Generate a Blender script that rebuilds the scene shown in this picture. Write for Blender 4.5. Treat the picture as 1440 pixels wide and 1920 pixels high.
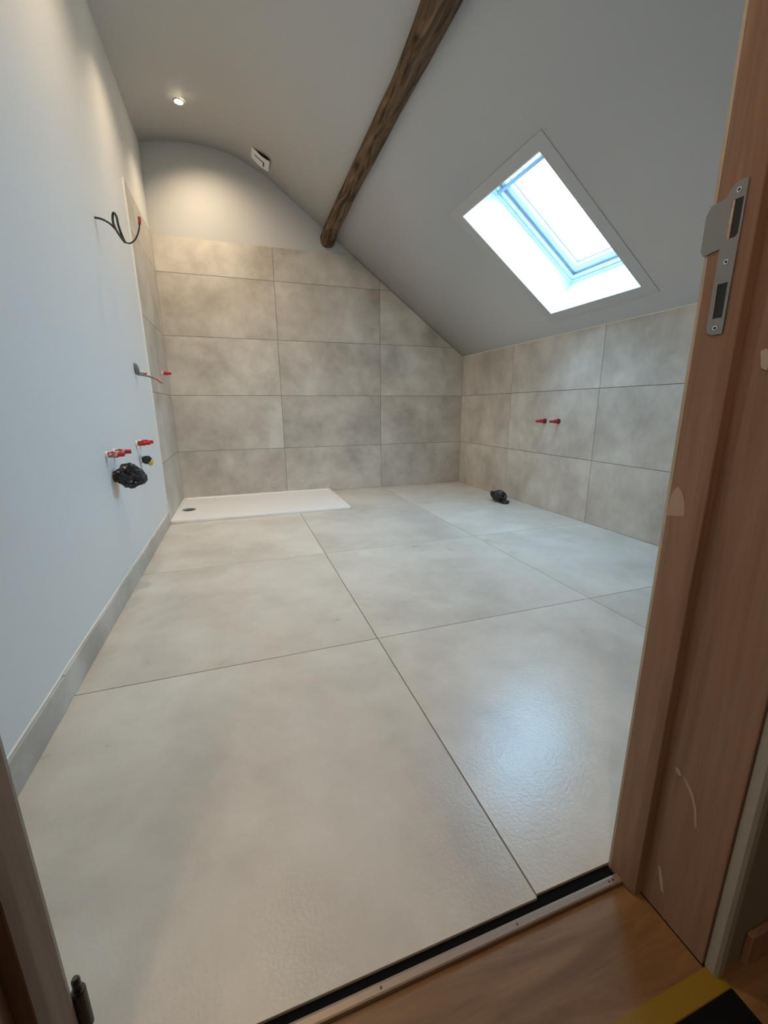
import bpy, bmesh, math, random
from mathutils import Vector, Matrix, noise

scene = bpy.context.scene
for o in list(bpy.data.objects):
    bpy.data.objects.remove(o)
COL = scene.collection

# ------------------------------------------------------------------ camera
yaw, pitch, roll, FPX = 0.328822, -0.243940, -0.007656, 785.80
CAM = Vector((0.6491, -5.1072, 1.0001))
fwd = Vector((math.sin(yaw) * math.cos(pitch), math.cos(yaw) * math.cos(pitch), math.sin(pitch)))
rt = Vector((math.cos(yaw), -math.sin(yaw), 0))
up = rt.cross(fwd)
r2 = rt * math.cos(roll) + up * math.sin(roll)
u2 = -rt * math.sin(roll) + up * math.cos(roll)
cd = bpy.data.cameras.new('camera')
cd.sensor_fit = 'HORIZONTAL'
cd.sensor_width = 36.0
cd.lens = FPX / 1440 * 36.0
cd.clip_start = 0.01
cam = bpy.data.objects.new('camera', cd)
COL.objects.link(cam)
M = Matrix((r2, u2, -fwd)).transposed().to_4x4()
M.translation = CAM
cam.matrix_world = M
scene.camera = cam

# ------------------------------------------------------------------ room dimensions (metres)
W = 3.4918                       # tiled face of the right wall
ZR = 1.6348                      # where the slope meets the right wall
SLOPE = 0.71356
YF = -4.570                      # room face of the door wall
YL = -4.785                      # landing face of the door wall
SN = Vector((SLOPE, 0, 1)).normalized()          # outward normal of the roof slope
ST = Vector((1, 0, -SLOPE)).normalized()         # down the slope


def zs(x):
    return ZR + SLOPE * (W - x)


OX0, OX1, OY0, OY1 = 2.402, 3.294, -2.752, -1.868          # roof window opening on the slope
WC = Vector(((OX0 + OX1) / 2, (OY0 + OY1) / 2, zs((OX0 + OX1) / 2)))
WM = Matrix((ST, Vector((0, 1, 0)), SN)).transposed().to_4x4()
WM.translation = WC
HU = (OX1 - OX0) / 2 / ST.x
HV = (OY1 - OY0) / 2

# ------------------------------------------------------------------ sky, light, exposure
world = bpy.data.worlds.new('overcast_sky')
scene.world = world
world.use_nodes = True
bg = world.node_tree.nodes['Background']
bg.inputs['Color'].default_value = (0.31, 0.645, 1.0, 1)
bg.inputs['Strength'].default_value = 30.0

pl = bpy.data.lights.new('skylight_portal', 'AREA')       # sampling portal for the sky, emits nothing itself
pl.shape = 'RECTANGLE'
pl.size, pl.size_y = 2 * HU - 0.2, 2 * HV - 0.2
pl.cycles.is_portal = True
po = bpy.data.objects.new('skylight_portal', pl)
COL.objects.link(po)
po.matrix_world = WM @ Matrix.Translation((0, 0, 0.47))

vs = scene.view_settings
vs.view_transform = 'Standard'
vs.look = 'None'
vs.exposure = 0.0
vs.gamma = 1.0
vs.use_curve_mapping = False
cy = scene.cycles
cy.use_denoising = True
cy.use_adaptive_sampling = True
cy.adaptive_threshold = 0.03
cy.max_bounces = 8
cy.diffuse_bounces = 5
cy.glossy_bounces = 4
cy.transparent_max_bounces = 8
cy.caustics_reflective = False
cy.caustics_refractive = False
cy.sample_clamp_indirect = 8.0

DOWNLIGHT_POWER = 80.0
DOWNLIGHT_COLOR = (1.0, 0.79, 0.53)
LANDING_POWER = 23.0


# ------------------------------------------------------------------ material helpers
def mat(name):
    m = bpy.data.materials.new(name)
    m.use_nodes = True
    nt = m.node_tree
    return m, nt, nt.nodes['Principled BSDF']


def link(nt, a, ao, b, bi):
    nt.links.new(a.outputs[ao], b.inputs[bi])


def node(nt, kind, **kw):
    n = nt.nodes.new(kind)
    for k, v in kw.items():
        if k in n.inputs.keys():
            n.inputs[k].default_value = v
        else:
            setattr(n, k, v)
    return n


def ramp(nt, stops):
    n = nt.nodes.new('ShaderNodeValToRGB')
    cr = n.color_ramp
    while len(cr.elements) > 1:
        cr.elements.remove(cr.elements[-1])
    cr.elements[0].position = stops[0][0]
    cr.elements[0].color = (*stops[0][1], 1)
    for p, c in stops[1:]:
        e = cr.elements.new(p)
        e.color = (*c, 1)
    return n


def coords(nt, scale=(1, 1, 1), rand=True):
    tc = node(nt, 'ShaderNodeTexCoord')
    mp = node(nt, 'ShaderNodeMapping')
    mp.inputs['Scale'].default_value = scale
    link(nt, tc, 'Object', mp, 'Vector')
    if rand:
        oi = node(nt, 'ShaderNodeObjectInfo')
        mul = node(nt, 'ShaderNodeVectorMath', operation='MULTIPLY')
        cx = node(nt, 'ShaderNodeCombineXYZ')
        for i in ('X', 'Y', 'Z'):
            link(nt, oi, 'Random', cx, i)
        mul.inputs[1].default_value = (37.0, 91.0, 53.0)
        link(nt, cx, 'Vector', mul, 0)
        link(nt, mul, 'Vector', mp, 'Location')
    return mp


def plain(name, col, rough=0.5, metal=0.0, bump=0.0, bscale=200.0, spec=None):
    m, nt, b = mat(name)
    b.inputs['Base Color'].default_value = (*col, 1)
    b.inputs['Roughness'].default_value = rough
    b.inputs['Metallic'].default_value = metal
    if spec is not None:
        b.inputs['Specular IOR Level'].default_value = spec
    mp = coords(nt, rand=False)
    n = node(nt, 'ShaderNodeTexNoise', Scale=bscale, Detail=3.0)
    link(nt, mp, 'Vector', n, 'Vector')
    # slight procedural colour variation
    mx = node(nt, 'ShaderNodeMix', data_type='RGBA')
    mx.inputs[6].default_value = (*[c * 0.94 for c in col], 1)
    mx.inputs[7].default_value = (*[min(1, c * 1.05) for c in col], 1)
    link(nt, n, 'Fac', mx, 'Factor')
    nt.links.new(mx.outputs[2], b.inputs['Base Color'])
    if bump:
        bp = node(nt, 'ShaderNodeBump', Strength=bump, Distance=0.002)
        link(nt, n, 'Fac', bp, 'Height')
        link(nt, bp, 'Normal', b, 'Normal')
    return m


def tile_mat(name, dark, mid, light, r0, r1, bump):
    m, nt, b = mat(name)
    mp = coords(nt)
    n1 = node(nt, 'ShaderNodeTexNoise', Scale=1.9, Detail=5.0, Roughness=0.55, Distortion=0.3)
    n2 = node(nt, 'ShaderNodeTexNoise', Scale=7.0, Detail=5.0, Roughness=0.65)
    n3 = node(nt, 'ShaderNodeTexNoise', Scale=110.0, Detail=3.0)
    for n in (n1, n2, n3):
        link(nt, mp, 'Vector', n, 'Vector')
    mx = node(nt, 'ShaderNodeMix', data_type='FLOAT')
    mx.inputs['Factor'].default_value = 0.30
    nt.links.new(n1.outputs['Fac'], mx.inputs[2])
    nt.links.new(n2.outputs['Fac'], mx.inputs[3])
    cr = ramp(nt, [(0.34, dark), (0.50, mid), (0.66, light)])
    nt.links.new(mx.outputs[0], cr.inputs['Fac'])
    oi = node(nt, 'ShaderNodeObjectInfo')
    sh = node(nt, 'ShaderNodeMapRange')
    sh.inputs['To Min'].default_value = 0.93
    sh.inputs['To Max'].default_value = 1.06
    link(nt, oi, 'Random', sh, 'Value')
    hv = node(nt, 'ShaderNodeHueSaturation')
    link(nt, sh, 'Result', hv, 'Value')
    link(nt, cr, 'Color', hv, 'Color')
    link(nt, hv, 'Color', b, 'Base Color')
    mr = node(nt, 'ShaderNodeMapRange')
    mr.inputs['To Min'].default_value = r0
    mr.inputs['To Max'].default_value = r1
    link(nt, n2, 'Fac', mr, 'Value')
    link(nt, mr, 'Result', b, 'Roughness')
    bp = node(nt, 'ShaderNodeBump', Strength=bump, Distance=0.001)
    link(nt, n3, 'Fac', bp, 'Height')
    link(nt, bp, 'Normal', b, 'Normal')
    return m


def wood_mat(name, dark, light, scale, rough=0.5, bump=0.15, stops=(0.35, 0.68), rand=True, spec=0.5):
    m, nt, b = mat(name)
    mp = coords(nt, scale, rand)
    n1 = node(nt, 'ShaderNodeTexNoise', Scale=1.0, Detail=6.0, Roughness=0.65, Distortion=0.8)
    link(nt, mp, 'Vector', n1, 'Vector')
    cr = ramp(nt, [(stops[0], dark), (stops[1], light)])
    link(nt, n1, 'Fac', cr, 'Fac')
    link(nt, cr, 'Color', b, 'Base Color')
    b.inputs['Roughness'].default_value = rough
    b.inputs['Specular IOR Level'].default_value = spec
    bp = node(nt, 'ShaderNodeBump', Strength=bump, Distance=0.004)
    link(nt, n1, 'Fac', bp, 'Height')
    link(nt, bp, 'Normal', b, 'Normal')
    return m


def emit_mat(name, col, strength):
    m, nt, b = mat(name)
    b.inputs['Base Color'].default_value = (*col, 1)
    b.inputs['Emission Color'].default_value = (*col, 1)
    b.inputs['Emission Strength'].default_value = strength
    return m


MAT = {}
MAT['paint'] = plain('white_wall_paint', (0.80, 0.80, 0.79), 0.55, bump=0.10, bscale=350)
MAT['ceiling'] = plain('shaded_white_paint', (0.56, 0.56, 0.56), 0.75, bump=0.10, bscale=350)  # white paint darkened to grey, the dimmer light is put into the colour
MAT['tile_floor'] = tile_mat('concrete_look_floor_tile', (0.54, 0.492, 0.432), (0.655, 0.606, 0.540), (0.745, 0.700, 0.635), 0.265, 0.295, 0.50)
MAT['tile_wall'] = tile_mat('concrete_look_wall_tile', (0.39, 0.352, 0.303), (0.555, 0.513, 0.453), (0.70, 0.662, 0.60), 0.38, 0.42, 0.12)
MAT['grout'] = plain('dark_grout', (0.055, 0.050, 0.045), 0.9)
MAT['caulk'] = plain('white_caulk', (0.80, 0.79, 0.75), 0.5)
MAT['tray'] = plain('white_acrylic', (0.92, 0.90, 0.90), 0.25)
MAT['black_hole'] = plain('black_pipe_inside', (0.012, 0.011, 0.010), 0.5)
MAT['beam'] = wood_mat('old_dark_timber', (0.030, 0.018, 0.011), (0.24, 0.150, 0.092), (26, 3.0, 26), 0.8, 1.0, (0.36, 0.66), rand=False, spec=0.2)
MAT['frame_wood'] = wood_mat('brown_door_frame_wood', (0.265, 0.155, 0.100), (0.365, 0.224, 0.150), (45, 45, 2.2), 0.62, 0.05, spec=0.25)
MAT['frame_edge'] = wood_mat('pale_bare_wood_edge', (0.40, 0.31, 0.22), (0.62, 0.52, 0.40), (60, 60, 4.0), 0.7, 0.05)
MAT['parquet'] = wood_mat('brown_parquet', (0.17, 0.085, 0.034), (0.29, 0.160, 0.070), (3.0, 20, 10), 0.40, 0.03)
MAT['bronze'] = plain('brushed_bronze_aluminium', (0.36, 0.27, 0.215), 0.45, 0.5, 0.05, 300)
MAT['steel'] = plain('satin_steel', (0.30, 0.295, 0.285), 0.5, 0.6, 0.04, 250)
MAT['steel_dark'] = plain('dark_steel', (0.10, 0.09, 0.085), 0.45, 0.8)
MAT['chrome'] = plain('chrome', (0.75, 0.75, 0.76), 0.15, 1.0)
MAT['black_plastic'] = plain('black_bin_bag_plastic', (0.018, 0.018, 0.021), 0.28, bump=0.6, bscale=60)
MAT['black_rubber'] = plain('black_rubber', (0.02, 0.02, 0.02), 0.55)
MAT['red'] = plain('red_plastic', (0.50, 0.018, 0.022), 0.35)
MAT['red_dull'] = plain('dull_red_insulation', (0.34, 0.03, 0.03), 0.5)
MAT['yellow_cap'] = plain('yellow_plastic', (0.65, 0.45, 0.05), 0.45)
MAT['white_plastic'] = plain('white_plastic', (0.80, 0.80, 0.78), 0.35)
MAT['pvc'] = plain('white_window_paint', (0.82, 0.84, 0.85), 0.35)
MAT['cable_black'] = plain('black_green_cable', (0.025, 0.035, 0.025), 0.45)
MAT['cable_grey'] = plain('grey_cable_sheath', (0.16, 0.17, 0.16), 0.5)
MAT['grey_metal'] = plain('grey_gasket', (0.30, 0.33, 0.36), 0.4, 0.3)
MAT['tape_film'] = plain('translucent_paper_tape', (0.46, 0.32, 0.23), 0.6)
MAT['plaster'] = plain('white_plaster_smear', (0.52, 0.42, 0.34), 0.9, bump=0.4, bscale=120)
MAT['bead'] = plain('pale_plaster_bead', (0.38, 0.36, 0.31), 0.8, bump=0.1)
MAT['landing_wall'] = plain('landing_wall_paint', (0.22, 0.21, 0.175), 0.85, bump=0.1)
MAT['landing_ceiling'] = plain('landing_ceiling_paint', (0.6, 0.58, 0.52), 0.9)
MAT['black_sheet'] = plain('black_floor_sheet', (0.006, 0.006, 0.006), 0.9, spec=0.1)
MAT['yellow_tape'] = plain('mustard_yellow_tape', (0.24, 0.145, 0.006), 0.6, bump=0.1)
MAT['lens'] = emit_mat('lit_lamp_lens', (1.0, 0.86, 0.58), 60.0)

# mottled red / white tape on the basin plug
m, nt, b = mat('torn_red_and_white_tape')
mp = coords(nt, rand=False)
n = node(nt, 'ShaderNodeTexNoise', Scale=75.0, Detail=2.0, Distortion=1.0)
link(nt, mp, 'Vector', n, 'Vector')
cr = ramp(nt, [(0.50, (0.48, 0.02, 0.025)), (0.54, (0.70, 0.66, 0.62))])
link(nt, n, 'Fac', cr, 'Fac')
link(nt, cr, 'Color', b, 'Base Color')
b.inputs['Roughness'].default_value = 0.4
MAT['red_white'] = m

# window pane: thin clear glass
m, nt, b = mat('window_glass')
nt.nodes.remove(b)
out = nt.nodes['Material Output']
tr = node(nt, 'ShaderNodeBsdfTransparent')
tr.inputs['Color'].default_value = (0.97, 0.99, 0.98, 1)
gl = node(nt, 'ShaderNodeBsdfGlossy', Roughness=0.02)
lw = node(nt, 'ShaderNodeLayerWeight', Blend=0.5)
pw = node(nt, 'ShaderNodeMath', operation='POWER')
pw.inputs[1].default_value = 5.0
ma = node(nt, 'ShaderNodeMath', operation='MULTIPLY_ADD')
ma.inputs[1].default_value = 0.96
ma.inputs[2].default_value = 0.04
mx = node(nt, 'ShaderNodeMixShader')
link(nt, lw, 'Facing', pw, 0)
link(nt, pw, 'Value', ma, 0)
link(nt, ma, 'Value', mx, 'Fac')
nt.links.new(tr.outputs[0], mx.inputs[1])
nt.links.new(gl.outputs[0], mx.inputs[2])
nt.links.new(mx.outputs[0], out.inputs['Surface'])
MAT['glass'] = m


# ------------------------------------------------------------------ object helpers
def tag(o, label=None, cat=None, group=None, kind=None):
    if label:
        o['label'] = label
    if cat:
        o['category'] = cat
    if group:
        o['group'] = group
    if kind:
        o['kind'] = kind
    return o


def empty(name, loc=(0, 0, 0), parent=None, matrix=None):
    o = bpy.data.objects.new(name, None)
    o.empty_display_size = 0.05
    COL.objects.link(o)
    if parent:
        o.parent = parent
    if matrix is not None:
        o.matrix_basis = matrix
    else:
        o.location = loc
    return o


def obj(name, data, material, parent=None, loc=(0, 0, 0), smooth=False):
    if isinstance(data, bmesh.types.BMesh):
        me = bpy.data.meshes.new(name)
        bmesh.ops.recalc_face_normals(data, faces=data.faces[:])
        data.to_mesh(me)
        data.free()
    else:
        me = data
    if smooth:
        for p in me.polygons:
            p.use_smooth = True
    if material and not me.materials:
        me.materials.append(MAT[material])
    o = bpy.data.objects.new(name, me)
    COL.objects.link(o)
    o.location = loc
    if parent:
        o.parent = parent
    return o


def add_box(bm, lo, hi, bevel=0.0):
    g = bmesh.ops.create_cube(bm, size=1.0)
    vs_ = g['verts']
    lo, hi = Vector(lo), Vector(hi)
    for v in vs_:
        v.co = Vector(((v.co.x + .5) * (hi.x - lo.x) + lo.x, (v.co.y + .5) * (hi.y - lo.y) + lo.y, (v.co.z + .5) * (hi.z - lo.z) + lo.z))
    if bevel:
        es = {e for v in vs_ for e in v.link_edges}
        bmesh.ops.bevel(bm, geom=list(es), offset=bevel, segments=1, affect='EDGES')
    return bm


def box(name, lo, hi, material, parent=None, bevel=0.0):
    """box given in the parent's space; origin at its centre"""
    lo, hi = Vector(lo), Vector(hi)
    c = (lo + hi) / 2
    return obj(name, add_box(bmesh.new(), lo - c, hi - c, bevel), material, parent, c)


def prism(name, poly, axis, d0, d1, material, parent=None, bevel=0.0, loc=None):
    """polygon in the two other axes, extruded along axis ('x','y','z') from d0 to d1"""
    bm = bmesh.new()

    def P(a, b_, d):
        return {'x': (d, a, b_), 'y': (a, d, b_), 'z': (a, b_, d)}[axis]
    c = Vector((0, 0, 0))
    pts = [Vector(P(a, b_, d)) for d in (d0, d1) for a, b_ in poly]
    for p in pts:
        c += p / len(pts)
    vsx = [bm.verts.new(p - c) for p in pts]
    n_ = len(poly)
    bm.faces.new(vsx[:n_])
    bm.faces.new(vsx[n_:])
    for i in range(n_):
        j = (i + 1) % n_
        bm.faces.new((vsx[i], vsx[j], vsx[n_ + j], vsx[n_ + i]))
    if bevel:
        bmesh.ops.bevel(bm, geom=bm.edges[:], offset=bevel, segments=1, affect='EDGES')
    return obj(name, bm, material, parent, c)


def lathe(bm, prof, seg=24, mtx=None, sides_jitter=None):
    """prof: (radius, height) list about local Z"""
    rings = []
    for r, h in prof:
        rings.append([bm.verts.new((r * math.cos(2 * math.pi * i / seg), r * math.sin(2 * math.pi * i / seg), h)) for i in range(seg)])
    for a, b_ in zip(rings, rings[1:]):
        for i in range(seg):
            j = (i + 1) % seg
            bm.faces.new((a[i], a[j], b_[j], b_[i]))
    bm.faces.new(rings[0])
    bm.faces.new(rings[-1])
    if mtx is not None:
        bmesh.ops.transform(bm, matrix=mtx, verts=[v for r in rings for v in r])
    return bm


def smooth_path(pts, n=6):
    """Catmull-Rom"""
    P = [Vector(p) for p in pts]
    P = [P[0] * 2 - P[1]] + P + [P[-1] * 2 - P[-2]]
    outp = []
    for i in range(1, len(P) - 2):
        for k in range(n):
            t = k / n
            a, b_, c, d = P[i - 1], P[i], P[i + 1], P[i + 2]
            outp.append(0.5 * ((2 * b_) + (c - a) * t + (2 * a - 5 * b_ + 4 * c - d) * t * t + (3 * b_ - a - 3 * c + d) * t ** 3))
    outp.append(P[-2])
    return outp


def tube(bm, path, r, seg=10):
    rad = r if isinstance(r, (list, tuple)) else [r] * len(path)
    prev = None
    rings = []
    nrm = None
    for i, p in enumerate(path):
        t = (path[min(i + 1, len(path) - 1)] - path[max(i - 1, 0)]).normalized()
        if nrm is None:
            nrm = t.orthogonal().normalized()
        else:
            nrm = (nrm - t * nrm.dot(t)).normalized()
        bn = t.cross(nrm)
        rings.append([bm.verts.new(p + (nrm * math.cos(2 * math.pi * k / seg) + bn * math.sin(2 * math.pi * k / seg)) * rad[i]) for k in range(seg)])
    for a, b_ in zip(rings, rings[1:]):
        for i in range(seg):
            j = (i + 1) % seg
            bm.faces.new((a[i], a[j], b_[j], b_[i]))
    bm.faces.new(rings[0])
    bm.faces.new(rings[-1])
    return bm


def filled(name, loops, thick, material, parent=None, loc=(0, 0, 0), matrix=None, bevel=0.0):
    """flat plate in local XY with holes (first loop the outline), thickness along Z centred"""
    cu = bpy.data.curves.new(name, 'CURVE')
    cu.dimensions = '2D'
    cu.fill_mode = 'BOTH'
    cu.extrude = thick / 2 - bevel
    cu.bevel_depth = bevel
    cu.bevel_resolution = 0
    for lp in loops:
        s = cu.splines.new('POLY')
        s.points.add(len(lp) - 1)
        for p, (x, y) in zip(s.points, lp):
            p.co = (x, y, 0, 1)
        s.use_cyclic_u = True
    t = bpy.data.objects.new(name, cu)
    COL.objects.link(t)
    bpy.context.view_layer.update()
    dg = bpy.context.evaluated_depsgraph_get()
    me = bpy.data.meshes.new_from_object(t.evaluated_get(dg))
    me.name = name
    bpy.data.objects.remove(t)
    bpy.data.curves.remove(cu)
    me.materials.clear()
    me.materials.append(MAT[material])
    o = bpy.data.objects.new(name, me)
    COL.objects.link(o)
    if parent:
        o.parent = parent
    if matrix is not None:
        o.matrix_basis = matrix
    else:
        o.location = loc
    return o


def rrect(x0, y0, x1, y1, r, n=4):
    pts = []
    for cx, cy_, a0 in ((x1 - r, y1 - r, 0), (x0 + r, y1 - r, 90), (x0 + r, y0 + r, 180), (x1 - r, y0 + r, 270)):
        for k in range(n + 1):
            a = math.radians(a0 + 90 * k / n)
            pts.append((cx + r * math.cos(a), cy_ + r * math.sin(a)))
    return pts


def circle(cx, cy_, r, n=32):
    return [(cx + r * math.cos(2 * math.pi * i / n), cy_ + r * math.sin(2 * math.pi * i / n)) for i in range(n)]


# ================================================================== STRUCTURE
ZTOP = 3.42
# ---- floor with grout bed and big square tiles
floor = box('floor', (-0.15, -4.600, -0.20), (W + 0.20, 0.20, -0.009), 'grout')
tag(floor, 'grout bed of the bathroom floor under large square beige tiles', 'floor', kind='structure')
FXJ = [0.001, 1.1614, 2.3590, W]
FYJ = [-4.587, -3.505, -2.3075, -1.110, -0.001]
G = 0.0018
_tile_cache = {}


def tile(name, lo, hi, material, parent, bevel=0.0006):
    lo, hi = Vector(lo), Vector(hi)
    c, s = (lo + hi) / 2, hi - lo
    key = (round(s.x, 4), round(s.y, 4), round(s.z, 4), material)
    if key not in _tile_cache:
        bm = add_box(bmesh.new(), -s / 2, s / 2, bevel)
        me = bpy.data.meshes.new(name)
        bmesh.ops.recalc_face_normals(bm, faces=bm.faces[:])
        bm.to_mesh(me)
        bm.free()
        me.materials.append(MAT[material])
        _tile_cache[key] = me
    o = bpy.data.objects.new(name, _tile_cache[key])
    COL.objects.link(o)
    o.parent = parent
    o.matrix_parent_inverse = parent.matrix_basis.inverted()
    o.location = c
    return o


random.seed(4)
for i in range(3):
    for j in range(4):
        y0 = FYJ[j]
        if j == 0 and i == 1:
            y0 += 0.006                                    # cut edge a little short at the threshold
        tile('floor_tile', (FXJ[i] + G, y0 + (G if j else 0), -0.0085), (FXJ[i + 1] - G, FYJ[j + 1] - G, 0.0), 'tile_floor', floor)

# ---- walls
HZ = [0.0005, 0.5461, 1.1428, 1.7395, 2.3362, 2.6627]
TT = 0.009                                                 # tile thickness


def clip(poly, f):
    outp = []
    for i, p in enumerate(poly):
        q_ = poly[(i + 1) % len(poly)]
        a, b_ = f(p), f(q_)
        if a >= 0:
            outp.append(p)
        if a * b_ < 0:
            t = a / (a - b_)
            outp.append((p[0] + (q_[0] - p[0]) * t, p[1] + (q_[1] - p[1]) * t))
    return outp


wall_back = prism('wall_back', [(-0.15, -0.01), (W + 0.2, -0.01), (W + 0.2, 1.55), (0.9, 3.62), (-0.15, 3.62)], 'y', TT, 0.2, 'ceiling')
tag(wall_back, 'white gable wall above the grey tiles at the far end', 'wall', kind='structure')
prism('grout_bed', clip([(0.0, 0.0), (W + 0.008, 0.0), (W + 0.008, 2.661), (0.0, 2.661)], lambda p: zs(p[0]) - 0.002 - p[1]), 'y', 0.0022, TT, 'grout', None)
gb = bpy.data.objects['grout_bed']
gb.parent = wall_back
gb.matrix_parent_inverse = wall_back.matrix_basis.inverted()
BX = [0.0105, 1.1567, 2.3588, W - 0.0005]
for i in range(3):
    for k in range(5):
        x0, x1 = BX[i] + (G if i else 0), BX[i + 1] - (G if i < 2 else 0)
        z0, z1 = HZ[k] + (G if k else 0), HZ[k + 1] - (G if k < 4 else 0)
        poly = clip([(x0, z0), (x1, z0), (x1, z1), (x0, z1)], lambda p: zs(p[0]) - 0.004 - p[1])
        if len(poly) < 3:
            continue
        o = prism('wall_tile', poly, 'y', 0.0, TT - 0.0005, 'tile_wall', None, 0.0005)
        o.parent = wall_back
        o.matrix_parent_inverse = wall_back.matrix_basis.inverted()

wall_right = box('wall_right', (W + TT, YF - 0.03, -0.01), (W + 0.2, 0.2, ZR + 0.02), 'grout')
tag(wall_right, 'low knee wall with grey tiles under the sloping ceiling', 'wall', kind='structure')
RY = [-0.0005, -1.0849, -2.2870, -3.4890, YF]
RZ = [0.0005, 0.5461, 1.1428, ZR - 0.006]
for i in range(4):
    for k in range(3):
        tile('wall_tile', (W, RY[i + 1] + G, RZ[k] + (G if k else 0)), (W + TT - 0.0005, RY[i] - (G if i else 0), RZ[k + 1] - (G if k < 2 else 0)), 'tile_wall', wall_right)
cb = box('caulk_line', (W - 0.001, YF, ZR - 0.006), (W + TT, 0.0, ZR + 0.003), 'caulk')
cb.parent = wall_right
cb.matrix_parent_inverse = wall_right.matrix_basis.inverted()

wall_left = box('wall_left', (-0.15, YF - 0.03, -0.01), (0.0, 0.2, 3.62), 'paint')
tag(wall_left, 'tall plain white painted wall with pipe stubs and loose cables', 'wall', kind='structure')
LY0 = -1.0854
for k in range(5):
    tile('wall_tile', (0.0005, LY0, HZ[k] + (G if k else 0)), (0.0100, -0.0005, HZ[k + 1] - (G if k < 4 else 0)), 'tile_wall', wall_left)
for nm, lo, hi, mm in (('grout_bed', (0.0, LY0 + 0.001, 0.002), (0.0075, -0.002, 2.6615), 'grout'),
                       ('edge_trim', (0.0, LY0 - 0.0045, 0.112), (0.0115, LY0 - 0.0005, 2.6640), 'caulk')):
    o = box(nm, lo, hi, mm)
    o.parent = wall_left
    o.matrix_parent_inverse = wall_left.matrix_basis.inverted()

# tiled skirting along the left wall
base_left = empty('baseboard_left')
tag(base_left, 'low grey tile skirting with white caulk along the white wall', 'skirting', kind='structure')
SY = [YF, -3.545, -2.348, LY0 - 0.001]
for i in range(3):
    dz = (0.0, 0.003, 0.0)[i]
    tile('skirting_tile', (0.0005, SY[i] + 0.001, 0.0008), (0.0120 - 0.0008 * (i == 1), SY[i + 1] - 0.001, 0.108 + dz), 'tile_wall', base_left, 0.0008)
bm = bmesh.new()
path = [Vector((0.001, y, 0.1105 + 0.003 * (-3.545 < y < -2.348) + 0.0006 * noise.noise(Vector((0, y * 9, 0))))) for y in [YF + 0.001 + (LY0 - YF - 0.002) * k / 60 for k in range(61)]]
tube(bm, path, 0.0042, 6)
obj('caulk_line', bm, 'caulk', base_left, smooth=True)

# ---- wall between the bathroom and the landing, with the doorway
JX0, JX1 = 0.364, 1.355                                     # faces of the frame rebate
DZ = 2.06
wf = bmesh.new()
add_box(wf, (-0.15, YL, -0.02), (JX0 - 0.045, YF, 3.62))
add_box(wf, (JX1 + 0.045, YL, -0.02), (W + 0.2, YF, 3.62))
add_box(wf, (JX0 - 0.045, YL, DZ + 0.05), (JX1 + 0.045, YF, 3.62))
wall_front = obj('wall_front', wf, 'paint')
tag(wall_front, 'painted wall around the doorway the view is taken through', 'wall', kind='structure')

# ---- ceiling: roof slope running up into a soft vault, open at the roof window
XV = 1.13
xs_ = [-0.02, 0.0, 0.10, 0.20, 0.32, 0.45, 0.58, 0.70, 0.80, 0.88, 0.96, 1.04, XV]
vz = [3.415, 3.42, 3.447, 3.466, 3.481, 3.488, 3.485, 3.473, 3.454, 3.430, 3.398, 3.357, zs(XV)]
prof = list(zip(xs_, vz)) + [(x, zs(x)) for x in (1.8, OX0, OX1, W, W + 0.05)]
ys_ = [YF - 0.02, OY0, OY1, 0.03]
bm = bmesh.new()
grid = [[bm.verts.new((x, y, z)) for y in ys_] for x, z in prof]
for i in range(len(prof) - 1):
    for j in range(3):
        if j == 1 and abs(prof[i][0] - OX0) < 1e-6:
            continue
        bm.faces.new((grid[i][j], grid[i][j + 1], grid[i + 1][j + 1], grid[i + 1][j]))
bmesh.ops.recalc_face_normals(bm, faces=bm.faces[:])
if sum(f.normal.z for f in bm.faces) > 0:
    bmesh.ops.reverse_faces(bm, faces=bm.faces[:])
top = bmesh.ops.extrude_face_region(bm, geom=bm.faces[:])
bmesh.ops.translate(bm, verts=[v for v in top['geom'] if isinstance(v, bmesh.types.BMVert)], vec=SN * 0.012)
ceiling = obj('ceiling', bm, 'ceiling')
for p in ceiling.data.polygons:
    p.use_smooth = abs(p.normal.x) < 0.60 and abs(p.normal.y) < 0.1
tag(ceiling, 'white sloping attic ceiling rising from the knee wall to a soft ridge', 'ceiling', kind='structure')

# ---- roof window (local X down the slope, Y along the room, Z outward)
win = empty('window_1', matrix=WM)
tag(win, 'bright white roof window in a deep lining in the sloping ceiling', 'window', kind='structure')
D = 0.31
pt = 0.03
for lo, hi in (((-HU - pt, -HV - pt, 0.0), (-HU, HV + pt, D + 0.05)), ((HU, -HV - pt, 0.0), (HU + pt, HV + pt, D + 0.05)),
               ((-HU, -HV - pt, 0.0), (HU, -HV, D + 0.05)), ((-HU, HV, 0.0), (HU, HV + pt, D + 0.05))):
    box('lining_panel', lo, hi, 'pvc', win)


def ring(name, h0, h1, w0, w1, z0, z1, material, parent, miter=True):
    """rectangular frame, four mitred bars as separate pieces: outer inset h0, inner inset h1"""
    a, b_ = HU - h0, HV - w0
    c, d = HU - h1, HV - w1
    q4 = [((-a, -b_), (a, -b_), (c, -d), (-c, -d)), ((a, -b_), (a, b_), (c, d), (c, -d)),
          ((a, b_), (-a, b_), (-c, d), (c, d)), ((-a, b_), (-a, -b_), (-c, -d), (-c, d))]
    for p4 in q4:
        prism(name, p4, 'z', z0, z1, material, parent)


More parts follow.
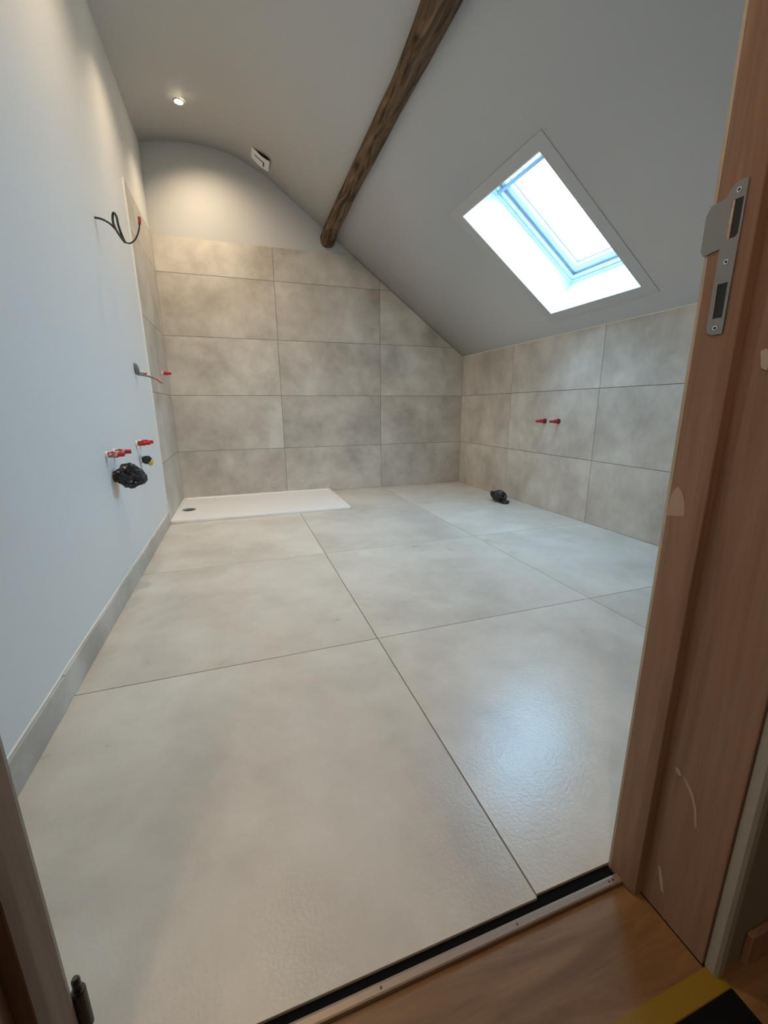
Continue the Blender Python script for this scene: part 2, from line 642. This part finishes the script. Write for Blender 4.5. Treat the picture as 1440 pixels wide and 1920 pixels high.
ring('architrave', -0.075, -0.0008, -0.082, -0.0008, -0.0045, 0.004, 'ceiling', win)
ring('corner_bead', 0.0, 0.007, 0.0, 0.007, -0.0065, 0.006, 'pvc', win)
ring('frame', 0.0, 0.022, 0.0, 0.022, D, D + 0.09, 'pvc', win)
ring('frame', 0.022, 0.028, 0.022, 0.028, D + 0.012, D + 0.09, 'grey_metal', win)
ring('frame', 0.028, 0.052, 0.028, 0.052, D + 0.006, D + 0.09, 'pvc', win)
ring('gasket', 0.052, 0.056, 0.052, 0.056, D + 0.020, D + 0.09, 'grey_metal', win)
sash = empty('sash', parent=win)
ring('sash_bar', 0.056, 0.115, 0.056, 0.115, D + 0.040, D + 0.10, 'pvc', sash)
ring('glazing_bead', 0.115, 0.122, 0.115, 0.122, D + 0.072, D + 0.10, 'grey_metal', sash)
box('pane', (-HU + 0.117, -HV + 0.117, D + 0.084), (HU - 0.117, HV - 0.117, D + 0.092), 'glass', sash)
# ventilation bar with its brackets along the top of the sash
box('ventilation_bar', (-HU + 0.122, -HV + 0.030, D - 0.012), (-HU + 0.146, HV - 0.024, D + 0.020), 'grey_metal', win, 0.003)
for v in (-0.30, -0.1, 0.1, 0.30):
    box('bar_bracket', (-HU + 0.070, v - 0.006, D + 0.0), (-HU + 0.123, v + 0.006, D + 0.045), 'pvc', win, 0.002)
# flashing outside closes the gap between lining and roof
ring('flashing', -0.10, 0.0, -0.10, 0.0, D + 0.05, D + 0.07, 'grey_metal', win)

# ---- door frame: two jambs and a head, with a raised rebate block and a recessed lining
door = empty('door_1')
tag(door, 'brown wooden door frame with a steel strike plate and no door leaf', 'door frame', kind='structure')
YA, YB_, YC = -4.583, -4.6315, -4.648
LZ = -0.006


def jamb(sx):
    # sx=+1: right jamb (faces -x) ; -1: left jamb
    fx = JX1 if sx > 0 else JX0
    def X(d):
        return fx + sx * d
    p = prism('jamb', [(X(0.0), YA - 0.006), (X(0.0), YB_), (X(0.004), YC), (X(0.045), YC), (X(0.045), YA - 0.006)], 'z', LZ, DZ, 'frame_wood', door, 0.0012)
    prism('jamb_edge', [(X(0.001), YA), (X(0.001), YA - 0.0055), (X(0.045), YA - 0.0055), (X(0.045), YA)], 'z', LZ, DZ, 'frame_edge', door)
    ln = prism('lining', [(X(0.023), YC + 0.0005), (X(0.023), -4.7745), (X(0.045), -4.7745), (X(0.045), YC + 0.0005)], 'z', LZ, DZ + 0.02, 'frame_wood', door, 0.001)
    return p, ln


jr, lr = jamb(1)
jl, ll = jamb(-1)
box('head', (JX0 + 0.0005, YC, DZ), (JX1 - 0.0005, YA, DZ + 0.05), 'frame_wood', door)
box('head_lining', (JX0 - 0.022, -4.7745, DZ + 0.02), (JX1 + 0.022, YC - 0.0005, DZ + 0.05), 'frame_wood', door)
# pale plaster bead beside the lining on the landing side
for sx, fx in ((1, JX1), (-1, JX0)):
    prism('plaster_bead', [(fx + sx * 0.027, -4.7765), (fx + sx * 0.027, -4.792), (fx + sx * 0.031, -4.797), (fx + sx * 0.0445, -4.7975), (fx + sx * 0.0445, -4.7765)], 'z', LZ, DZ + 0.05, 'bead', door)

# strike plate on the right jamb: outline in (y,z), turned so that local Z points along -x
SPX = JX1 - 0.0010
cy0, cz0 = -4.6195, 1.205
ol = []


def yz(y, z):
    return (-(y - cy0), z - cz0)


lip = [(-4.606, 1.116), (-4.606, 1.222), (-4.606, 1.2265), (-4.582, 1.2235), (-4.5775, 1.231), (-4.5775, 1.279), (-4.583, 1.2905), (-4.598, 1.2925), (-4.603, 1.2935), (-4.606, 1.297), (-4.608, 1.302), (-4.612, 1.3065), (-4.618, 1.309), (-4.624, 1.3095), (-4.6305, 1.308), (-4.6305, 1.105), (-4.615, 1.105), (-4.608, 1.109)]
ol = [yz(y, z) for y, z in lip]
hole1 = [yz(y, z) for y, z in ((-4.613, 1.236), (-4.613, 1.287), (-4.6285, 1.287), (-4.6285, 1.240), (-4.625, 1.236))]
hole2 = [yz(y, z) for y, z in ((-4.612, 1.128), (-4.612, 1.177), (-4.6265, 1.177), (-4.6265, 1.128))]
SPM = Matrix(((0, 0, -1, SPX), (-1, 0, 0, cy0), (0, 1, 0, cz0), (0, 0, 0, 1)))
sp = filled('strike_plate', [ol, hole1, hole2], 0.002, 'steel', door, matrix=SPM, bevel=0.0003)
sp['label'] = 'satin steel strike plate with a wide lip'
for y, z in ((-4.6205, 1.2975), (-4.619, 1.2055), (-4.619, 1.1145)):
    bm = lathe(bmesh.new(), [(0.0034, 0.0), (0.0034, 0.0007), (0.0020, 0.0010), (0.0016, 0.0003)], 16)
    s = obj('screw', bm, 'chrome', sp)
    s.location = (*yz(y, z), 0.0009)
    s = obj('screw_slot', lathe(bmesh.new(), [(0.0017, 0.0), (0.0017, 0.0012), (0.0012, 0.0013)], 8), 'black_hole', sp)
    s.location = (*yz(y, z), 0.0009)
for y0, y1, z0, z1 in ((-4.6285, -4.613, 1.236, 1.287), (-4.6265, -4.612, 1.128, 1.177)):
    s = box('latch_pocket', (-(y1 - cy0) + 0.0, z0 - cz0, -0.0008), (-(y0 - cy0), z1 - cz0, 0.0001), 'black_hole', sp)
s = box('latch_tongue', (-(-4.613 - cy0) + 0.0004, 1.2365 - cz0, 0.0002), (-(-4.6170 - cy0), 1.2865 - cz0, 0.0007), 'frame_edge', sp)


def smear(name, pts, x, material, parent, thick=0.0006):
    bm = bmesh.new()
    prism_pts = pts
    return prism(name, prism_pts, 'x', x - thick, x, material, parent)


smear('tape', [(-4.5895, 0.811), (-4.6195, 0.817), (-4.6190, 0.828), (-4.6170, 0.839), (-4.6130, 0.850), (-4.6075, 0.859), (-4.6010, 0.865), (-4.5955, 0.858), (-4.5920, 0.848)], JX1, 'tape_film', door)
LX = JX1 + 0.023
smear('plaster_smear', [(-4.668, 0.336), (-4.674, 0.338), (-4.680, 0.330), (-4.678, 0.326), (-4.671, 0.329)], LX, 'plaster', door, 0.0015)
smear('plaster_smear', [(-4.680, 0.332), (-4.692, 0.327), (-4.705, 0.312), (-4.716, 0.285), (-4.722, 0.250), (-4.717, 0.255), (-4.711, 0.285), (-4.702, 0.306), (-4.690, 0.321)], LX, 'tape_film', door)
smear('plaster_smear', [(-4.671, 0.052 + .05), (-4.676, 0.098), (-4.685, 0.072), (-4.690, 0.05), (-4.684, 0.052), (-4.677, 0.075)], LX, 'plaster', door)
smear('plaster_smear', [(-4.673, 1.076), (-4.680, 1.079), (-4.688, 1.066), (-4.686, 1.048), (-4.678, 1.052)], LX, 'plaster', door, 0.0015)
# bare hinge pin on the left jamb
hg = empty('hinge', (JX0 + 0.003, -4.5735, 0), door)
bm = lathe(bmesh.new(), [(0.0085, 0.130), (0.0092, 0.131), (0.0092, 0.200), (0.0080, 0.2035)], 20)
obj('barrel', bm, 'steel_dark', hg, smooth=False)
bm = lathe(bmesh.new(), [(0.0055, 0.203), (0.0055, 0.222), (0.0035, 0.226)], 16)
obj('pin', bm, 'steel_dark', hg)
box('leaf', (-0.018, -0.0085, 0.132), (-0.004, -0.006, 0.200), 'steel_dark', hg)

# ---- landing (only its near corner is in view)
LF = -0.008
fl = box('floor_landing', (-1.6, -6.6, -0.2), (2.9, -4.6005, LF - 0.010), 'grout')
tag(fl, 'dark base of the landing floor outside the doorway', 'floor', kind='structure')
# boards: threshold field in the doorway and landing boards
for k, (x0, x1) in enumerate(((JX0 - 0.022, JX1 + 0.0225),)):
    o = box('parquet_board', (x0, -4.779, LF - 0.0098), (x1, -4.6225, LF), 'parquet')
    o.parent = fl
    o.matrix_parent_inverse = fl.matrix_basis.inverted()
yb = -4.7795
for k in range(10):
    o = box('parquet_board', (-1.6, yb - 0.179, LF - 0.0098), (2.9, yb, LF), 'parquet', None, 0.001)
    o.parent = fl
    o.matrix_parent_inverse = fl.matrix_basis.inverted()
    yb -= 0.18
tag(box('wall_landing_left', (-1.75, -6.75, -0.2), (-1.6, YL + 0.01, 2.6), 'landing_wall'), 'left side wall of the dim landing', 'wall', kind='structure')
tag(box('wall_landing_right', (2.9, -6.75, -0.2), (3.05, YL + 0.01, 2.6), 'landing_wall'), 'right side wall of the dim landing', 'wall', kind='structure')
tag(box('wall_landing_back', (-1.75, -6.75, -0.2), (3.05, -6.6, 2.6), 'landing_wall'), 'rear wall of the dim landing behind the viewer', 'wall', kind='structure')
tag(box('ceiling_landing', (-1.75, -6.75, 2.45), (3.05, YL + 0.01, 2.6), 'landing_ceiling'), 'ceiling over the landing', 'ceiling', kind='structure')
wl = bmesh.new()
add_box(wl, (-1.6, YL - 0.006, LF), (JX0 - 0.0455, YL, 2.45))
add_box(wl, (JX1 + 0.0455, YL - 0.006, LF), (2.9, YL, 2.45))
add_box(wl, (JX0 - 0.0455, YL - 0.006, DZ + 0.051), (JX1 + 0.0455, YL, 2.45))
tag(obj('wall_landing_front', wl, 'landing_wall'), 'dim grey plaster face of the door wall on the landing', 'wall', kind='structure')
tag(box('baseboard_landing', (1.452, YL - 0.018, LF), (2.9, YL - 0.0065, 0.064), 'frame_wood', None, 0.002), 'brown wooden skirting on the landing wall beside the door frame', 'skirting', kind='structure')

# ================================================================== OBJECTS
# ---- old timber beam
BEAM = [(-4.6, 1.70, 2.85, 0.090), (-3.5, 1.715, 2.85, 0.088), (-2.9, 1.722, 2.85, 0.083), (-2.2, 1.745, 2.85, 0.066),
        (-1.2, 1.745, 2.84, 0.068), (-0.4, 1.748, 2.82, 0.072), (-0.06, 1.758, 2.80, 0.082), (0.01, 1.760, 2.795, 0.085)]


def beam_axis(y):
    for a, b_ in zip(BEAM, BEAM[1:]):
        if a[0] <= y <= b_[0]:
            t = (y - a[0]) / (b_[0] - a[0])
            t = t * t * (3 - 2 * t)
            return [a[k] + (b_[k] - a[k]) * t for k in (1, 2, 3)]


def make_beam():
    bm = bmesh.new()
    seg, n_ = 22, 150
    y0, y1 = YF + 0.002, 0.004
    rings = []
    for i in range(n_ + 1):
        y = y0 + (y1 - y0) * i / n_
        cx, cz, br = beam_axis(y)
        cx += 0.005 * noise.noise(Vector((y * 3.3, 9.1, 0)))
        ringv = []
        for k in range(seg):
            a = 2 * math.pi * k / seg
            ca, sa = math.cos(a), math.sin(a)
            # roughly squared round log
            sq = 1.0 / max(abs(ca), abs(sa)) ** 0.35
            r = br * sq * 0.94
            r *= 1 + 0.07 * noise.noise(Vector((ca * 1.4, sa * 1.4, y * 1.6))) + 0.06 * noise.noise(Vector((ca * 4, sa * 4, y * 2.2 + 5)))
            ringv.append(bm.verts.new((cx + ca * r, y, cz + sa * r)))
        rings.append(ringv)
    for a, b_ in zip(rings, rings[1:]):
        for i in range(seg):
            j = (i + 1) % seg
            bm.faces.new((a[i], a[j], b_[j], b_[i]))
    bm.faces.new(rings[0])
    bm.faces.new(rings[-1])
    return bm


o = obj('roof_beam', make_beam(), 'beam', smooth=True)
tag(o, 'old dark rough-hewn timber purlin running under the white sloping ceiling', 'beam')

# ---- shower tray
tray = empty('shower_tray', (0.0, 0.0, 0.0))
tag(tray, 'low white rectangular shower tray in the far corner', 'shower tray')
TX0, TX1, TY0, TY1, TH = 0.0125, 1.668, -1.062, -0.002, 0.030
dr = (0.118, -0.615, 0.066)
filled('rim', [rrect(TX0, TY0, TX1, TY1, 0.006, 2), rrect(TX0 + 0.045, TY0 + 0.040, TX1 - 0.040, TY1 - 0.045, 0.02, 5)], 0.030, 'tray', tray, loc=(0, 0, 0.0152), bevel=0.002)
filled('basin', [rrect(TX0 + 0.044, TY0 + 0.039, TX1 - 0.039, TY1 - 0.044, 0.02, 5), circle(dr[0], dr[1], dr[2])], 0.018, 'tray', tray, loc=(0, 0, 0.0145), bevel=0.0)
dn = empty('drain', (dr[0], dr[1], 0), tray)
bm = lathe(bmesh.new(), [(0.064, 0.0012), (0.064, 0.008), (0.030, 0.008)], 32)
obj('drain_cup', bm, 'black_sheet', dn)
filled('drain_ring', [circle(0, 0, 0.0658, 40), circle(0, 0, 0.0625, 40)], 0.003, 'chrome', dn, loc=(0, 0, 0.0225))

# ---- red pipe plugs sticking out of the walls
AXL = Matrix(((0, 0, 1, 0), (0, 1, 0, 0), (-1, 0, 0, 0), (0, 0, 0, 1)))      # local z -> +x
AXR = Matrix(((0, 0, -1, 0), (0, 1, 0, 0), (1, 0, 0, 0), (0, 0, 0, 1)))      # local z -> -x


def plug(loc, ax, label, group, body='red', base='white_plastic', L=0.085, tilt=0.0, br=0.0185):
    t = empty('pipe_plug', matrix=Matrix.Translation(loc) @ Matrix.Rotation(tilt, 4, 'Z') @ ax)
    tag(t, label, 'pipe plug', group)
    obj('sleeve', lathe(bmesh.new(), [(br - 0.001, 0.0005), (br, 0.003), (br, 0.010), (0.0150, 0.012)], 20), base, t)
    bm = bmesh.new()
    lathe(bm, [(0.0135, 0.011), (0.0150, 0.016), (0.0165, 0.020), (0.0165, 0.054), (0.0145, 0.056)], 8)
    # flutes on the gripping body
    obj('body', bm, body, t)
    bm = lathe(bmesh.new(), [(0.0115, 0.055), (0.0120, 0.058), (0.0120, L - 0.003), (0.0100, L)], 6)
    obj('cap', bm, 'red', t)
    bm = bmesh.new()
    for k in range(4):
        a = math.pi / 4 + k * math.pi / 2
        c = Vector((0.0165 * math.cos(a), 0.0165 * math.sin(a), 0))
        add_box(bm, (c.x - 0.0022, c.y - 0.0022, 0.022), (c.x + 0.0022, c.y + 0.0022, 0.050))
    obj('rib', bm, 'red', t)
    return t


GL = 'red plugs on water pipe stubs'
plug((0.0, -2.612, 0.777), AXL, 'red and white taped pipe plug nearest the camera, above the big black bag', GL, body='red_white')
plug((0.0, -2.465, 0.777), AXL, 'red and white pipe plug just behind the nearest one on the white wall', GL, body='red_white')
plug((0.0, -1.905, 0.781), AXL, 'red pipe plug on the white wall, front one above the yellow cap', GL)
plug((0.0, -1.790, 0.781), AXL, 'red pipe plug on the white wall, rear one above the yellow cap', GL)
plug((0.0100, -0.43, 1.335), AXL, 'red pipe plug on the tiled shower wall above the tray', GL, L=0.080)
plug((W, -1.662, 0.862), AXR, 'red pipe plug on the knee wall tiles, the one nearer the far corner', GL, base='steel_dark', L=0.105, br=0.024)
plug((W, -1.852, 0.864), AXR, 'red pipe plug on the knee wall tiles, the one nearer the door frame', GL, base='steel_dark', L=0.105, br=0.024)


# ---- black plastic bags over drain outlets
def crumple(size, seed, amp, freq=2.3, sub=4, taper=None):
    bm = bmesh.new()
    bmesh.ops.create_icosphere(bm, subdivisions=sub, radius=1.0)
    off = Vector((seed * 7.3, seed * 3.1, seed * 1.7))
    for v in bm.verts:
        d = v.co.normalized()
        ridge = abs(noise.noise(d * freq + off)) * 2 - 0.5
        fine = abs(noise.noise(d * freq * 2.7 + off)) * 2 - 0.5
        r = 1 - amp * ridge - amp * 0.55 * fine
        p = d * r
        if taper:
            p = taper(p)
        v.co = Vector((p.x * size[0], p.y * size[1], p.z * size[2]))
    return bm


wb = empty('wrapped_drain_pipe', (0.0, -2.525, 0.650))
tag(wb, 'big crumpled black plastic bag wrapped over a drain outlet on the white wall', 'wrapped pipe')
bm = lathe(bmesh.new(), [(0.030, 0.0005), (0.030, 0.03), (0.024, 0.032)], 20, AXL)
obj('pipe_stub', bm, 'black_rubber', wb)


def tp(p):
    s = 0.80 + 0.28 * math.cos((p.x - 0.05) * 1.9)
    return Vector((p.x, p.y * s, p.z * s + 0.10 * (1 - p.x) - 0.1))


bm = crumple((0.070, 0.058, 0.056), 3, 0.34, 2.1, 4, tp)
for v in bm.verts:
    v.co.x += 0.074
obj('bag', bm, 'black_plastic', wb)
bm = crumple((0.034, 0.034, 0.036), 8, 0.16, 1.6, 3)
for v in bm.verts:
    v.co += Vector((0.122, 0.0, -0.014))
obj('bag_end', bm, 'black_rubber', wb, smooth=True)
bm = crumple((0.030, 0.022, 0.034), 12, 0.40, 2.2, 3)
for v in bm.verts:
    v.co += Vector((0.066, 0.006, 0.036))
obj('bag_fold', bm, 'black_plastic', wb)

yc = empty('capped_drain_pipe', (0.0, -1.850, 0.668))
tag(yc, 'short black drain outlet with chrome collar and yellow end cap', 'capped pipe')
obj('collar', lathe(bmesh.new(), [(0.026, 0.0005), (0.028, 0.003), (0.028, 0.007), (0.023, 0.008), (0.023, 0.011), (0.027, 0.012), (0.027, 0.016), (0.022, 0.018)], 24, AXL), 'chrome', yc)
bm = crumple((0.030, 0.027, 0.028), 5, 0.18, 2.0, 3)
for v in bm.verts:
    v.co += Vector((0.042, 0.0, -0.004))
obj('bag', bm, 'black_plastic', yc)
bm = lathe(bmesh.new(), [(0.020, 0.058), (0.0225, 0.060), (0.0220, 0.074), (0.016, 0.080)], 18, Matrix.Rotation(0.35, 4, 'Y') @ AXL)
obj('cap', bm, 'yellow_cap', yc)

fb = empty('floor_drain_bag', (3.275, -1.290, 0.0))
tag(fb, 'small crumpled black plastic bag over a pipe on the floor by the knee wall', 'plastic bag')


def tf(p):
    return Vector((p.x, p.y, p.z * (1.0 if p.z > 0 else 0.55)))


bm = crumple((0.066, 0.095, 0.072), 2, 0.26, 1.9, 4, tf)
zmin = min(v.co.z for v in bm.verts)
for v in bm.verts:
    v.co.z -= zmin - 0.0005
obj('bag', bm, 'black_plastic', fb)
bm = crumple((0.020, 0.030, 0.030), 6, 0.45, 2.4, 3)
for v in bm.verts:
    v.co += Vector((-0.050, 0.052, 0.078))
obj('bag_knot', bm, 'black_plastic', fb)
bm = crumple((0.050, 0.055, 0.014), 9, 0.35, 2.2, 3)
zmin = min(v.co.z for v in bm.verts)
for v in bm.verts:
    v.co += Vector((0.006, -0.092, -zmin + 0.0005))
obj('bag_flap', bm, 'black_plastic', fb)

# ---- loose cables
cb1 = empty('electric_cable', (0.0, -2.09, 2.03))
tag(cb1, 'looped black cable with a red end sticking out high on the white wall', 'cable')


def rel(pts, o_):
    return [Vector(p) - Vector(o_) for p in pts]


bm = tube(bmesh.new(), smooth_path(rel([(0.0, -2.09, 2.033), (0.035, -2.09, 2.029), (0.070, -2.09, 2.012), (0.092, -2.085, 1.990), (0.115, -2.085, 1.955), (0.134, -2.09, 1.925)], (0, -2.09, 2.03))), 0.0058, 8)
obj('cable_core', bm, 'cable_black', cb1, smooth=True)
bm = tube(bmesh.new(), smooth_path(rel([(0.134, -2.088, 1.922), (0.124, -2.086, 1.952), (0.114, -2.10, 2.000), (0.110, -2.10, 2.045), (0.100, -2.10, 2.064), (0.091, -2.095, 2.052), (0.088, -2.092, 2.018), (0.100, -2.094, 1.978), (0.118, -2.098, 1.945), (0.134, -2.096, 1.922)], (0, -2.09, 2.03))), 0.0062, 8)
obj('cable_loop', bm, 'cable_black', cb1, smooth=True)
bm = tube(bmesh.new(), smooth_path(rel([(0.130, -2.09, 1.930), (0.146, -2.09, 1.922), (0.166, -2.09, 1.926), (0.192, -2.09, 1.952), (0.212, -2.09, 1.995), (0.220, -2.09, 2.030)], (0, -2.09, 2.03))), 0.0042, 8)
obj('cable_end', bm, 'cable_black', cb1, smooth=True)
bm = tube(bmesh.new(), smooth_path(rel([(0.2195, -2.09, 2.026), (0.222, -2.09, 2.045), (0.222, -2.09, 2.062)], (0, -2.09, 2.03)), 4), 0.0078, 8)
obj('connector', bm, 'red_dull', cb1, smooth=True)

cb2 = empty('electric_cable', (0.0, -1.61, 1.27))
tag(cb2, 'grey flat cable with two red-tipped wires at mid height on the white wall', 'cable')
pts = smooth_path([(0.001, 0, 0.045), (0.006, 0, 0.035), (0.012, 0, 0.010), (0.016, 0, -0.020), (0.022, 0, -0.034)], 5)
bm = tube(bmesh.new(), pts, [0.006 + 0.011 * math.sin(math.pi * min(1, i / (len(pts) - 1) * 0.95 + 0.05)) for i in range(len(pts))], 10)
obj('sheath', bm, 'cable_grey', cb2, smooth=True)
obj('wire', tube(bmesh.new(), smooth_path([(0.018, 0.004, -0.022), (0.035, 0.004, -0.018), (0.052, 0.004, -0.022)]), 0.0042, 8), 'cable_grey', cb2, smooth=True)
obj('wire_tip', tube(bmesh.new(), smooth_path([(0.050, 0.004, -0.021), (0.060, 0.004, -0.025), (0.072, 0.004, -0.020)]), 0.0062, 8), 'red', cb2, smooth=True)
obj('wire', tube(bmesh.new(), smooth_path([(0.018, -0.004, -0.030), (0.050, -0.004, -0.034), (0.095, -0.004, -0.045), (0.118, -0.004, -0.055)]), 0.0062, 8), 'cable_grey', cb2, smooth=True)
obj('wire_tip', tube(bmesh.new(), smooth_path([(0.114, -0.004, -0.053), (0.135, -0.004, -0.064), (0.150, -0.004, -0.078), (0.166, -0.004, -0.088)]), 0.0042, 8), 'red', cb2, smooth=True)

# ---- extractor vent cover on the slope
VP = Vector((1.083, -0.252, zs(1.083)))
VM = WM.copy()
VM.translation = VP
vent = empty('extractor_vent', matrix=VM)
tag(vent, 'square white extractor vent cover on the sloping ceiling near the gable', 'vent')
box('base', (-0.085, -0.072, -0.020), (0.085, 0.072, -0.0005), 'black_hole', vent, 0.002)


def vent_cover():
    bm = bmesh.new()
    n_ = 14
    hx, hy, t = 0.101, 0.089, 0.006
    rows = []
    for i in range(n_ + 1):
        x = -hx + 2 * hx * i / n_
        sag = 0.016 * (1 - (x / hx) ** 2)
        rows.append((x, -0.018 - sag))
    for side in (0, 1):
        pass
    vv = [[bm.verts.new((x, y, z - t * s)) for s in (0, 1) for y in (-hy, hy)] for x, z in rows]
    for a, b_ in zip(vv, vv[1:]):
        bm.faces.new((a[0], a[1], b_[1], b_[0]))
        bm.faces.new((a[2], b_[2], b_[3], a[3]))
        bm.faces.new((a[0], b_[0], b_[2], a[2]))
        bm.faces.new((a[1], a[3], b_[3], b_[1]))
    bm.faces.new((vv[0][0], vv[0][2], vv[0][3], vv[0][1]))
    bm.faces.new((vv[-1][0], vv[-1][1], vv[-1][3], vv[-1][2]))
    return bm


obj('cover', vent_cover(), 'white_plastic', vent)
bm = bmesh.new()


def vz_(x):
    return -0.024 - 0.016 * (1 - (x / 0.101) ** 2)


for k in range(8):
    x0 = -0.045 + 0.1 * k / 8
    x1 = -0.045 + 0.1 * (k + 1) / 8
    za = (vz_(x0) + vz_(x1)) / 2
    add_box(bm, (x0, -0.027, za - 0.0016), (x1, -0.013, za + 0.002))
zc = vz_(0.055)
add_box(bm, (0.044, -0.013, zc - 0.0024), (0.058, 0.050, zc + 0.002))
obj('slot', bm, 'black_hole', vent)


# ---- recessed downlights along the top of the vault, the last two added as fill
def ceil_z(x):
    for (xa, za), (xb, zb) in zip(prof, prof[1:]):
        if xa <= x <= xb:
            return za + (zb - za) * (x - xa) / (xb - xa)


def downlight(y, label):
    x = 0.417
    z = ceil_z(x) - 0.0005
    t = empty('downlight', (x, y, z))
    tag(t, label, 'downlight', 'recessed downlights in the ceiling')
    filled('trim_ring', [circle(0, 0, 0.044, 36), circle(0, 0, 0.033, 36)], 0.006, 'white_plastic', t, loc=(0, 0, -0.0035), bevel=0.001)
    obj('lens', lathe(bmesh.new(), [(0.0335, -0.0010), (0.0335, -0.0035), (0.0300, -0.0055)], 28), 'lens', t)
    ld = bpy.data.lights.new('downlight_light', 'SPOT')
    ld.energy = DOWNLIGHT_POWER
    ld.color = DOWNLIGHT_COLOR
    ld.spot_size = math.radians(122)
    ld.spot_blend = 1.0
    ld.shadow_soft_size = 0.03
    lo = bpy.data.objects.new('downlight_light', ld)
    COL.objects.link(lo)
    lo.parent = t
    lo.location = (0, 0, -0.012)
    lo.rotation_euler = (math.radians(15), math.radians(-9), 0)      # spots tilted towards the gable


downlight(-0.58, 'lit recessed downlight in the ceiling in front of the tiled gable')
downlight(-1.62, 'lit recessed downlight above the picture edge, second from the gable')
downlight(-2.66, 'unseen fill downlight above the picture edge, third from the gable')  # unseen lamp, kept because the floor needs light
downlight(-3.70, 'unseen fill downlight added above the picture edge, nearest the doorway')  # unseen lamp, added to warm and brighten the near floor

# ---- threshold profile
th = empty('threshold_strip', (0.0, -4.6135, 0.0))
tag(th, 'bronze metal threshold strip between the floor tiles and the wood', 'threshold')
prism('profile', [(-0.0085, -0.008), (-0.0085, 0.0015), (-0.006, 0.0030), (0.004, 0.0035), (0.0080, 0.0020), (0.0085, -0.008)], 'x', JX0 + 0.002, JX1 - 0.0015, 'bronze', th)
prism('gap_shade', [(0.0088, -0.0085), (0.0088, -0.0060), (0.0330, -0.0070), (0.0330, -0.0085)], 'x', JX0 + 0.002, JX1 - 0.0015, 'black_sheet', th)  # black strip standing in for the darkness of the open gap
for x in (0.52, 0.805, 1.09, 1.325, 1.335):
    obj('screw', lathe(bmesh.new(), [(0.0022, 0.0020), (0.0022, 0.0042), (0.0012, 0.0044)], 12), 'steel_dark', th, (x, -0.0005, 0))

# ---- yellow tape and black sheet on the landing
o = box('floor_tape', (1.02, -4.813, LF + 0.0002), (1.398, -4.7785, LF + 0.0012), 'yellow_tape')
tag(o, 'mustard yellow tape strip on the landing floor beside the doorway', 'tape')
o = box('floor_sheet', (-0.4, -5.9, LF + 0.0002), (1.396, -4.8145, LF + 0.0014), 'black_sheet')
tag(o, 'matt black sheet covering the landing floor beyond the yellow tape', 'floor sheet')

# ---- landing ceiling lamp behind the camera
ll_ = empty('landing_lamp', (0.12, -5.75, 2.45))
tag(ll_, 'small round ceiling lamp on the landing behind the viewer', 'lamp')
obj('lamp_base', lathe(bmesh.new(), [(0.06, -0.0005), (0.06, -0.02), (0.05, -0.022)], 24), 'white_plastic', ll_)
obj('bulb', lathe(bmesh.new(), [(0.016, -0.021), (0.030, -0.05), (0.034, -0.07), (0.026, -0.095), (0.008, -0.103)], 20), 'lens', ll_, smooth=True)
ld = bpy.data.lights.new('landing_lamp_light', 'POINT')
ld.energy = LANDING_POWER
ld.color = (1.0, 0.72, 0.52)
ld.shadow_soft_size = 0.04
lo = bpy.data.objects.new('landing_lamp_light', ld)
COL.objects.link(lo)
lo.parent = ll_
lo.location = (0, 0, -0.16)
